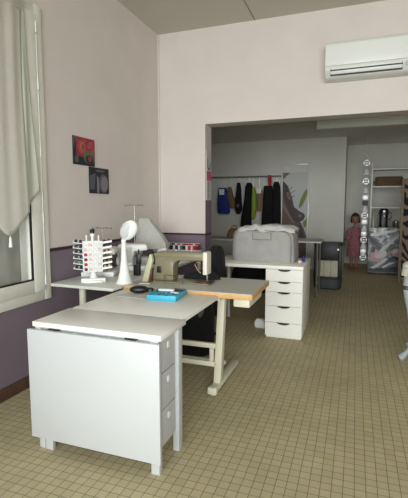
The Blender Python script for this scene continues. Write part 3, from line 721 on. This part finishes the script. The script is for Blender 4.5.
for (x, y, sx, sy, h_, nm, lab, m_) in ((-2.52, 5.62, .10, .12, .80, 'dark_bag', 'dark khaki bag of cloth behind the wall opening', 'khaki'),
                                  (-1.62, 6.90, .36, .22, .55, 'fabric_heap', 'dark heap of cloth under the long table', 'blackcl'),
                                  (-2.34, 6.95, .22, .2, .50, 'fabric_heap', 'black heap of cloth under the left end of the long table', 'blackcl'),
                                  (-1.02, 6.95, .22, .2, .42, 'fabric_heap', 'small dark heap of cloth under the right end of the long table', 'khaki')):
    b = MB(); b.loft([(0, 0, 0, sx * .9, sy * .9), (h_ * .2, 0, 0, sx, sy), (h_ * .6, .01, 0, sx * .95, sy * .9), (h_ * .9, .02, 0, sx * .7, sy * .7), (h_, .02, 0, sx * .3, sy * .3)], n=36, rip=.07, k=5, ph=x)
    o = obj(nm, b, m_, loc=(x, y, 0)); tag(o, lab, 'bag' if 'bag' in nm else 'cloth')

# ------------------------------------------------------------------ clothes rail
RY = 9.35
R_ = thing('clothes_rail', 'long thin metal clothes rail along the rear wall', 'clothes rail', (-2.4, RY, 2.085))
b = MB(); b.cyl((-1.35, 0, 0), (.83, 0, .0), .014); obj('rail', b, 'steel', R_)
for x in (-1.3, -.1, .80): b = MB(); b.cyl((x, 0, 0), (x, .245, 0), .009); obj('bracket', b, 'steel', R_)
def hanger(b, x, z):
    b.tube([(x, RY, z + .135), (x + .012, RY, z + .15), (x, RY, z + .166), (x - .016, RY, z + .15), (x, RY, z + .12), (x, RY, z + .03)], .0035, n=6)
PXM = 43.5
def gx(px): # position along the rail for a spot on it
    return RY * math.tan(math.atan((px - 204) / 420.3) - yaw)
def gz(py, x):
    dist = RY * math.cos(yaw) - x * math.sin(yaw)
    return 1.45 - (py - 205.0) / 421.5 * dist
def garment(name, label, cat, m_, rows, depth=.06, rip=.06, k=7, group='clothes and bags hanging on the rail', hook=True):
    pts = []
    for py, l, r in rows:
        xl, xr = gx(l), gx(r); xc = (xl + xr) / 2; pts.append((gz(py, xc), xc, (xr - xl) / 2))
    top = pts[0]; root = thing(name, label, cat, (top[1], RY, top[0]), 0, group)
    b = MB(); b.loft([(z - top[0], xc - top[1], 0, max(h_, .01), depth * (.6 if i == 0 else 1)) for i, (z, xc, h_) in enumerate(pts)][::-1], n=40, p=2.6, rip=rip, k=k, ph=top[1] * 5)
    obj('body', b, m_, root)
    if hook:
        b = MB(); zz = 2.085 + .012 - top[0]
        b.tube([(0, 0, -.02), (0, 0, zz - .02), (.014, 0, zz - .006), (.0, 0, zz + .008), (-.014, 0, zz - .004)], .004, n=6); obj('hanger_hook', b, 'steel', root)
    return root
g = garment('hanging_bag', 'royal blue bag with a white tag hanging on the rail', 'bag', 'navy', [(188, 219, 226), (194, 218, 228), (204, 217.5, 229), (212, 218, 230), (214, 220, 229)])
b = MB(); b.box(-.06, .06, -.075, -.062, -.16, -.03, .003); obj('white_tag', b, 'whitepl', g)
garment('hanging_bag', 'olive-brown pointed bag hanging beside the blue bag', 'bag', 'tan', [(187, 228, 231), (195, 227, 233), (203, 229, 236), (208, 230, 235)], .05)
g = garment('hanging_bag', 'black oval bag with a pale patch hanging between tan and black pieces', 'bag', 'blackcl', [(183, 237, 240), (190, 236.5, 241), (200, 235, 241.5), (209, 235, 242), (214, 237, 240)], .06, .03)
b = MB(); b.ell((0, -.066, -.52), (.035, .008, .04)); obj('pale_patch', b, 'ph2', g)
garment('hanging_dress', 'long black garment hanging left of the lime green one', 'dress', 'blackcl', [(183, 247, 251), (187, 245.5, 252.5), (200, 244.5, 251), (214, 242, 251), (223, 241, 251.5), (229, 240.5, 252)], .06)
garment('hanging_scarf', 'lime green garment hanging on the rail', 'scarf', 'lime', [(187, 252, 254), (193, 252, 255.5), (204, 251.8, 256.5), (213, 251.5, 256), (219, 252, 254.5)], .045)
g = garment('hanging_shirt', 'beige-brown top with a white tag hanging on the rail', 'top', 'skin', [(190, 257, 261.5), (194, 256.5, 262.5), (203, 257, 263), (211, 257.5, 263)], .05)
b = MB(); b.box(-.06, .05, -.07, -.056, -.08, .04, .003); obj('white_tag', b, 'whitepl', g)
garment('hanging_dress', 'wide long black dress hanging behind the red scarf', 'dress', 'blackcl', [(186, 264, 272), (190, 263.6, 272.5), (205, 263, 272.5), (218, 262, 272.5), (228, 262, 272.5)], .06)
garment('hanging_dress', 'long black dress hanging next to the brown picture', 'dress', 'blackcl', [(182, 274, 278), (186, 272.8, 279.5), (200, 272.8, 280.5), (215, 272.8, 281), (230, 272.8, 281)], .06)
garment('red_scarf', 'small bright red strip of cloth tied on the rail', 'scarf', 'red', [(175.5, 268, 270.6), (180, 267.6, 271), (184, 268, 271), (187, 268.5, 270.6)], .03, hook=False)

# ------------------------------------------------------------------ big framed picture
px0, px1, pz0, pz1 = -1.60, -.98, .02, 2.405
F_ = thing('picture_display', 'tall white frame holding a brown glossy figure picture with a green leaf', 'picture', (-1.29, 9.50, 0))
F_.rotation_euler.x = -math.radians(1.6)
w2 = .31
b = MB()
for q in ((-w2, -w2 + .035, 0, 2.385), (w2 - .035, w2, 0, 2.385)): b.box(q[0], q[1], -.03, .02, q[2], q[3], .003)
b.box(-w2 + .035, w2 - .035, -.03, .02, 2.33, 2.385, .003); b.box(-w2 + .03, w2 - .03, -.02, .02, 0, .03, .003); obj('frame', b, 'acwhite2', F_)
b = MB(); iw = w2 - .03
b.mi = 0; b.box(-iw, iw, -.012, .0, .03, 2.17, .001)
yy = -.012
def pf(pts, l, h_): poly_face(b, pts, (l, h_), 'y', yy)
pf([(-iw, 2.0), (-iw, .04), (iw, .04), (iw, .75), (.20, .95), (.10, 1.15), (.0, 1.35), (-.06, 1.62), (-.16, 1.88)], 1, 1)
pf([(-iw, 2.0), (-.17, 1.87), (-.10, 1.62), (-.03, 1.42), (.10, 1.32), (.21, 1.26), (.235, 1.20), (.20, 1.12), (.08, 1.05), (.0, 1.1), (-.1, 1.25), (-.2, 1.5), (-iw, 1.7)], 2, 2)
pf([(-iw, 1.50), (-.18, 1.38), (-.08, 1.18), (.01, 1.06), (-.02, 1.04), (-.14, 1.2), (-iw, 1.43)], 3, 3)
pf(blob(.12, 1.21, .035, .03), 3, 4); pf(blob(-.14, 1.65, .03, .09, rot=.3), 3, 4); pf(blob(-.14, 1.65, .012, .05, rot=.3), 1, 5)
pf([(-.03, .95), (.04, 1.0), (.10, .8), (.12, .5), (.05, .4), (.03, .65)], 3, 2); pf([(-.24, .9), (-.17, .85), (-.15, .6), (-.22, .5)], 3, 2)
pf([(.09, 1.02), (.16, 1.0), (.24, .7), (.2, .5), (.12, .75)], 2, 3)
pf([(.09, 1.42), (.12, 1.56), (.19, 1.72), (.26, 1.82), (.27, 1.70), (.22, 1.55), (.16, 1.43), (.11, 1.38)], 4, 1)
pf([(.18, 1.05), (.27, 1.16), (.27, .98), (.22, .95)], 4, 2)
pf([(-iw, 2.168), (-.11, 2.168), (-.19, 2.10), (-iw, 2.0)], 3, 1)
for a_ in ((-.20, 1.72, -.06, 1.86), (-.16, 1.68, -.0, 1.78), (-.14, 1.62, .0, 1.66)):
    pf([(a_[0], a_[1]), (a_[2], a_[3]), (a_[2] + .006, a_[3] - .008), (a_[0] + .006, a_[1] - .012)], 2, 3)
obj('printed_picture', b, ['pw', 'pb1', 'pb2', 'pb3', 'leafg'], F_, smooth=False)

# ------------------------------------------------------------------ stove
V = thing('stove', 'black freestanding stove with a pale glass door in the rear room', 'stove', (-.425, 7.62, 0))
V.scale = (1.12, 1, 1.01)
b = MB(); b.loft([(.0, 0, 0, .19, .20), (.02, 0, 0, .20, .21)], n=40, p=5); obj('plinth', b, 'black', V)
b = MB(); b.loft([(.02, 0, 0, .205, .225), (.17, 0, 0, .215, .235), (.185, 0, 0, .205, .225)], n=48, p=4.5); obj('ash_drawer', b, 'stoveg', V)
b = MB(); b.box(-.205, .205, -.16, .20, .185, .76, .01); b.box(-.205, -.155, -.215, -.16, .185, .76, .008); b.box(.155, .205, -.215, -.16, .185, .76, .008); b.box(-.155, .155, -.215, -.16, .50, .76, .006); b.box(-.155, .155, -.215, -.16, .185, .21, .004); obj('firebox', b, 'stove', V)
b = MB(); b.box(-.15, .15, -.1615, -.157, .215, .49); obj('ceramic_panel', b, 'ceramic', V)
b = MB()
for x in (-.05, .05): b.box(x - .002, x + .002, -.20, -.196, .21, .50)
obj('door_bar', b, 'stove', V)
b = MB(); b.box(-.155, .155, -.208, -.204, .21, .50); obj('door_glass', b, 'glass', V)
b = MB(); b.loft([(.76, 0, 0, .225, .235), (.785, 0, 0, .225, .235), (.79, 0, 0, .21, .22)], n=48, p=5); obj('top_plate', b, 'stove', V)
b = MB(); b.cyl((.15, -.215, .69), (.15, -.235, .69), .016); obj('knob', b, 'steel', V)
b = MB(); b.tube([(-.10, -.215, .56), (-.10, -.24, .56), (.10, -.24, .56), (.10, -.215, .56)], .007); obj('door_handle', b, 'stoveg', V)

# ------------------------------------------------------------------ child mannequin
def skin_mesh(name, verts, edges, radii, m_, parent, root_i=0, sub=2):
    me = bpy.data.meshes.new(name); me.from_pydata(verts, edges, []); o = bpy.data.objects.new(name, me); C.objects.link(o)
    me.materials.append(M[m_])
    sk = o.modifiers.new('s', 'SKIN'); sk.use_smooth_shade = True
    for i, r in enumerate(radii): me.skin_vertices[0].data[i].radius = (r, r) if not isinstance(r, tuple) else r
    me.skin_vertices[0].data[root_i].use_root = True
    ss = o.modifiers.new('u', 'SUBSURF'); ss.levels = sub; ss.render_levels = sub
    o.parent = parent; return o
N = thing('child_mannequin', 'child-sized mannequin in a pink patterned dress and pink shoes', 'mannequin', (.0, 9.98, 0), math.radians(4))
N.scale = (.95, .95, 1)
vv = [(0, 0, .60), (0, 0, .70), (0, 0, .84), (0, 0, .93), (0, 0, .985), (0, -.005, 1.04),
      (.055, 0, .56), (.06, 0, .33), (.06, .005, .06), (-.055, 0, .56), (-.06, 0, .33), (-.06, .005, .06),
      (.095, 0, .905), (.135, 0, .75), (.15, -.03, .60), (.152, -.04, .54),
      (-.095, 0, .905), (-.135, 0, .75), (-.15, -.03, .60), (-.152, -.04, .54)]
ee = [(0, 1), (1, 2), (2, 3), (3, 4), (4, 5), (0, 6), (6, 7), (7, 8), (0, 9), (9, 10), (10, 11), (3, 12), (12, 13), (13, 14), (14, 15), (3, 16), (16, 17), (17, 18), (18, 19)]
rr = [(.10, .07), (.08, .065), (.09, .07), (.06, .05), .033, .035, .06, .042, .028, .06, .042, .028, .036, .028, .021, .016, .036, .028, .021, .016]
skin_mesh('body', vv, ee, rr, 'manskin', N)
b = MB(); b.ell((0, -.01, 1.145), (.083, .092, .112), n=28)
b.ell((0, -.102, 1.13), (.012, .014, .016), n=10)
for x in (-.083, .083): b.ell((x, 0, 1.135), (.012, .018, .026), n=10)
hd_ = obj('head', b, 'manskin', N)
b = MB()
for x in (-.032, .032): b.ell((x, -.092, 1.15), (.013, .008, .009), n=10)
obj('eye', b, 'ph', hd_)
b = MB(); b.ell((0, -.092, 1.085), (.022, .008, .007), n=10); obj('mouth', b, 'shoe', hd_)
b = MB(); b.ell((0, .018, 1.168), (.100, .092, .112), n=28); b.ell((0, -.045, 1.222), (.076, .058, .042), n=20)
for x in (-.082, .082): b.ell((x, .02, 1.10), (.028, .05, .06), n=14)
obj('hair', b, 'hair', N)
b = MB(); b.loft([(.30, 0, 0, .165, .125), (.34, 0, 0, .168, .13), (.48, 0, 0, .158, .12), (.60, 0, 0, .140, .105), (.72, 0, 0, .118, .09), (.78, 0, 0, .120, .09), (.90, 0, 0, .118, .075), (.95, 0, 0, .08, .055), (.965, 0, 0, .055, .045)], n=48, p=2.2, rip=.03, k=12)
dr_ = obj('dress', b, 'dress', N)
b = MB()
for s_ in (-1, 1): b.tube([(s_ * .08, 0, .92), (s_ * .125, -.0, .85), (s_ * .155, -.005, .74), (s_ * .168, -.02, .66)], [.045, .056, .062, .066], n=14)
obj('sleeve', b, 'dress', dr_)
b = MB(); b.loft([(.71, 0, 0, .124, .096), (.75, 0, 0, .124, .096)], n=32, p=2.2); obj('waist_band', b, 'shoe', dr_)
for s_ in (-1, 1):
    b = MB(); b.ell((s_ * .062, -.035, .028), (.036, .075, .028), n=16); b.cyl((s_ * .06, .01, .03), (s_ * .06, .01, .08), .034, .032); obj('shoe', b, 'shoe', N)

# ------------------------------------------------------------------ hanging ornaments
oy = 9.78; ox = .185
def ox_at(py): return oy * math.tan(math.atan((365.5 - (py - 156) * .012 - 204) / 420.3) - yaw)
OR = thing('ornament_garland', 'long string of white frames and bells hanging left of the shelves', 'garland', (ox, oy, 0))
dist = oy * math.cos(yaw) - ox * math.sin(yaw)
def oz(py): return 1.45 - (py - 205) / 421.5 * dist
b = MB(); b.cyl((0, 0, oz(262)), (0, 0, ZR), .003, n=6); obj('string', b, 'whitepl', OR)
rows = [(156.5, 'd'), (163.3, 'f'), (172.5, 'b'), (181.5, 'f'), (190.5, 'b'), (197.5, 's'), (203, 'g'), (209, 'b'), (215.5, 'f'), (222, 's'), (228, 'b'), (234, 's'), (240, 'f'), (246, 'b'), (252, 's'), (258, 'f')]
for py, k_ in rows:
    z = oz(py); b = MB(); w_ = .066
    if k_ == 'd': b.ell((0, -.01, z), (.016, .012, .02), n=10)
    elif k_ == 'f':
        for q in ((-w_, w_, w_ - .026, w_), (-w_, w_, -w_, -w_ + .026), (-w_, -w_ + .026, -w_, w_), (w_ - .026, w_, -w_, w_)): b.box(q[0], q[1], -.014, .004, z + q[2], z + q[3], .002)
        b.box(-.03, .03, -.012, .002, z - .012, z + .012, .002)
    elif k_ == 'b': b.lathe([(.074, -.06), (.072, -.05), (.055, -.01), (.042, .03), (.024, .06), (.006, .068)], (0, -.004, z), n=20)
    else: b.box(-.06, .06, -.012, .012, z - .052, z + .052, .004)
    obj('ornament', b, 'ph2' if k_ == 'g' else ('purewhite' if k_ == 'b' else 'orn'), OR)

# ------------------------------------------------------------------ shelves
SH = thing('shelving_unit', 'white metal shelving unit with three boards in the rear alcove', 'shelf', (1.10, 10.10, 0))
for z in (2.21, 1.83, 1.38, .7, .2):
    b = MB(); b.box(-.81, .95, -.20, .20, z, z + .028, .003); obj('shelf_board', b, 'fluo', SH)
for x in (-.79, .93):
    for y in (-.18, .18): b = MB(); b.box(x - .014, x + .014, y - .014, y + .014, 0, 2.38, .002); obj('upright', b, 'fluo', SH)
def at_y(px, y): return y * math.tan(math.atan((px - 204) / 420.3) - yaw)
K2 = thing('wicker_basket', 'long low brown wicker basket on the middle shelf', 'basket', (.66, 10.05, 1.8585))
b = MB(); b.loft([(0, 0, 0, .27, .13), (.10, 0, 0, .285, .14), (.19, 0, 0, .275, .135), (.205, 0, 0, .25, .12)], n=40, p=4); obj('basket_body', b, 'wicker', K2)
b = MB(); b.tube([(.27, -.10, .14), (.33, -.09, .14), (.33, .09, .14), (.27, .10, .14)], .012); b.tube([(-.27, -.10, .08), (-.31, -.08, .08), (-.31, .08, .08), (-.27, .10, .08)], .010); obj('basket_handle', b, 'wicker', K2)

# wrapped cabinet
cx0, cx1, cy0, cy1, cz1 = .275, .93, 9.42, 9.86, .98
WC = thing('wrapped_cabinet', 'cabinet wrapped in shiny printed plastic with pink flowers below the shelves', 'cabinet', ((cx0 + cx1) / 2, cy0, 0))
hw_ = (cx1 - cx0) / 2
t = bmesh.new(); bmesh.ops.create_cube(t, size=1)
for v in t.verts: v.co = Vector((v.co.x * 2 * hw_, .22 + v.co.y * .44, .03 + (v.co.z + .5) * (cz1 - .03)))
bmesh.ops.subdivide_edges(t, edges=list(t.edges), cuts=14, use_grid_fill=True)
for v in t.verts: v.co += Vector((0, .008 * math.sin(14 * v.co.x + 9 * v.co.z), .004 * math.sin(11 * v.co.x)))
b = MB(); b._add(t); obj('plastic_wrap', b, 'foil', WC)
b = MB(); yy = -.010
def pf2(pts, l, h_): poly_face(b, pts, (l, h_), 'y', yy, .002)
pf2([(-.31, .06), (.31, .06), (.31, .20), (.1, .16), (-.31, .12)], 2, 1)
pf2([(-.30, .40), (-.22, .56), (-.12, .50), (-.02, .56), (.05, .42), (-.04, .30), (-.2, .26), (-.29, .30)], 1, 2)
pf2(blob(-.08, .42, .12, .075, rot=.5), 0, 3); pf2(blob(.22, .47, .10, .09), 1, 2); pf2(blob(.20, .50, .06, .04, rot=.4), 0, 3)
pf2(blob(-.23, .52, .04, .06), 2, 3); pf2([(-.28, .13), (-.05, .30), (.02, .36), (.06, .33), (-.02, .24), (-.2, .12)], 0, 3)
pf2([(-.06, .16), (.10, .26), (.22, .27), (.08, .20), (-.02, .13)], 3, 2); pf2([(-.29, .86), (.30, .97), (.30, .94), (-.20, .80), (-.29, .80)], 0, 1)
pf2([(-.16, .42), (.29, .90), (.30, .87), (-.12, .40)], 0, 4); pf2([(-.22, .38), (.24, .90), (.25, .885), (-.20, .365)], 0, 4)  # diagonal gloss highlights of the plastic, drawn as white strips
pf2([(.04, .33), (.18, .40), (.30, .36), (.30, .30), (.18, .34), (.10, .28)], 2, 2)
obj('flower_print_and_highlight', b, ['foilw', 'foilp', 'foild', 'foilw'], WC, smooth=False)
b = MB()
for x in (-.28, .28):
    for y in (.05, .38): b.cyl((x, y, 0), (x, y, .04), .02)
obj('foot', b, 'black', WC)
# coffee machine and jars on it
ctop = cz1 + .012
CM = thing('coffee_machine', 'black coffee machine on top of the wrapped cabinet', 'coffee machine', (.56, 9.62, ctop))
b = MB(); b.loft([(0, 0, 0, .095, .13), (.03, 0, 0, .095, .13), (.04, 0, .05, .085, .075), (.24, 0, .05, .085, .075), (.26, 0, .0, .095, .13), (.35, 0, .0, .09, .125), (.385, 0, 0, .06, .09)], n=36, p=3); obj('housing', b, 'black', CM)
b = MB(); b.cyl((0, -.07, .26), (0, -.07, .21), .025); obj('spout', b, 'steel', CM)
b = MB(); b.box(-.02, .02, -.131, -.127, .30, .35, .001); b.tube([(-.098, 0, .05), (-.115, 0, .15), (-.098, 0, .32)], .006); obj('chrome_trim', b, 'steel', CM)
b = MB(); b.tube([(.09, 0, .30), (.14, 0, .29), (.15, 0, .20), (.10, 0, .14)], .009); obj('handle', b, 'black', CM)
CT = thing('metal_canister', 'small shiny metal pot right of the coffee machine', 'pot', (.80, 9.62, ctop))
b = MB(); b.lathe([(.055, 0), (.062, .01), (.062, .12), (.05, .13), (.02, .135), (.015, .155)], n=24); obj('pot_body', b, 'steel', CT)
b = MB(); b.tube([(.06, 0, .10), (.095, 0, .09), (.09, 0, .03), (.06, 0, .03)], .006); obj('pot_handle', b, 'black', CT)
BT = thing('small_bottle', 'slim pale bottle left of the coffee machine', 'bottle', (.36, 9.60, ctop))
b = MB(); b.lathe([(.030, 0), (.032, .01), (.032, .12), (.014, .16), (.012, .19)], n=20); obj('bottle_body', b, 'greypl', BT)
b = MB(); b.cyl((0, 0, .19), (0, 0, .21), .014); obj('cap', b, 'whitepl', BT)
b = MB(); b.box(-.16, .16, -.1, .1, 0, .012, .003); o = obj('red_tray', b, mat('tray_red', (110, 40, 46), .5), loc=(.745, 9.74, ctop)); 
bpy.data.objects.remove(o)

# ------------------------------------------------------------------ zebra screen
Z = thing('folding_screen', 'wood-framed screen with zebra-striped fabric at the right edge', 'screen', (.785, 8.55, 0))
b = MB(); b.box(0, .045, -.015, .015, .0, 1.93, .003); b.box(.60, .645, -.015, .015, 0, 1.93, .003); b.box(.045, .60, -.015, .015, 1.885, 1.93, .003); b.box(.045, .60, -.015, .015, .05, .10, .003); obj('frame', b, 'oak', Z)
b = MB(); b.box(.045, .60, -.006, .006, .10, 1.885); obj('fabric_panel', b, 'zebra', Z)

# ------------------------------------------------------------------ console table with cabriole legs
CTb = thing('console_table', 'blue-grey painted table with a curved cabriole leg at the right edge', 'table', (.495, 4.23, 0), math.radians(-15))
for lx, ly, sx in ((0, 0, 1), (.82, 0, -1), (0, .42, 1), (.82, .42, -1)):
    b = MB(); pts = []; rad = []
    for i in range(25):
        v = i / 24; z = .85 - .85 * v
        off = -.020 * math.sin(min(1, v / .35) * PI) if v < .35 else .034 * math.sin((v - .35) / .65 * PI * .92)
        if v > .88: off += -.06 * (v - .88) / .12
        pts.append((lx + sx * off, ly + (.35 * off if ly == 0 else -.35 * off), max(z, .012)))
        rad.append(.042 if v < .06 else (.040 - .018 * min(1, (v - .06) / .75) + (.012 if v > .93 else 0)))
    b.tube(pts, rad, n=14); obj('leg', b, 'bluegrey', CTb)
b = MB(); b.box(-.03, .85, -.03, .45, .77, .86, .008); obj('apron', b, 'bluegrey', CTb)
b = MB(); b.box(-.05, .87, -.05, .47, .86, .885, .008); obj('table_top', b, 'bluegrey', CTb)
b = MB(); b.loft([(.80, .41, .21, .475, .275), (.84, .41, .21, .468, .27), (.905, .41, .21, .462, .266), (.925, .41, .21, .44, .25), (.93, .41, .21, .38, .2)], n=72, p=7, rip=.012, k=23)
bm2 = b.bm
o = obj('table_cover', b, 'cream', loc=(.475, 4.22, 0), rz=math.radians(-15)); tag(o, 'cream fringed cloth covering the blue-grey console table', 'tablecloth')

# ------------------------------------------------------------------ fluorescent fixture
FL = thing('ceiling_light', 'long unlit fluorescent fixture on the rear room ceiling', 'ceiling light', (.25, 7.7, ZR))
b = MB(); b.box(-.93, .93, -.07, .07, -.035, -.001, .004); obj('housing', b, 'fluo', FL)
b = MB(); b.prism([(-.085, -.035), (.085, -.035), (.075, -.145), (-.075, -.145)], -.92, .92, axis='x', bev=.005); obj('diffuser', b, 'fluo', FL)
b = MB()
for s_ in (-1, 1): b.box(s_ * .925 - .008, s_ * .925 + .008, -.088, .088, -.148, -.03, .003)
obj('end_cap', b, 'whitepl', FL)

# ------------------------------------------------------------------ light
wd = bpy.data.worlds.new('world'); bpy.context.scene.world = wd; wd.use_nodes = True
bg = wd.node_tree.nodes['Background']; bg.inputs['Color'].default_value = (.84, .95, 1.0, 1); bg.inputs['Strength'].default_value = 1.3
def area(name, loc, rot, sx, sy, power, color):
    l = bpy.data.lights.new(name, 'AREA'); l.shape = 'RECTANGLE'; l.size = sx; l.size_y = sy; l.energy = power; l.color = color
    o = bpy.data.objects.new(name, l); C.objects.link(o); o.location = loc; o.rotation_euler = rot; return o
area('street_daylight', (1.5, -6.5, 2.2), (math.radians(90), 0, 0), 9, 4.4, 1180, (.94, .985, 1.0))

sc = bpy.context.scene
sc.view_settings.view_transform = 'Standard'; sc.view_settings.look = 'None'; sc.view_settings.gamma = 1; sc.view_settings.use_curve_mapping = False
sc.view_settings.exposure = 0.08
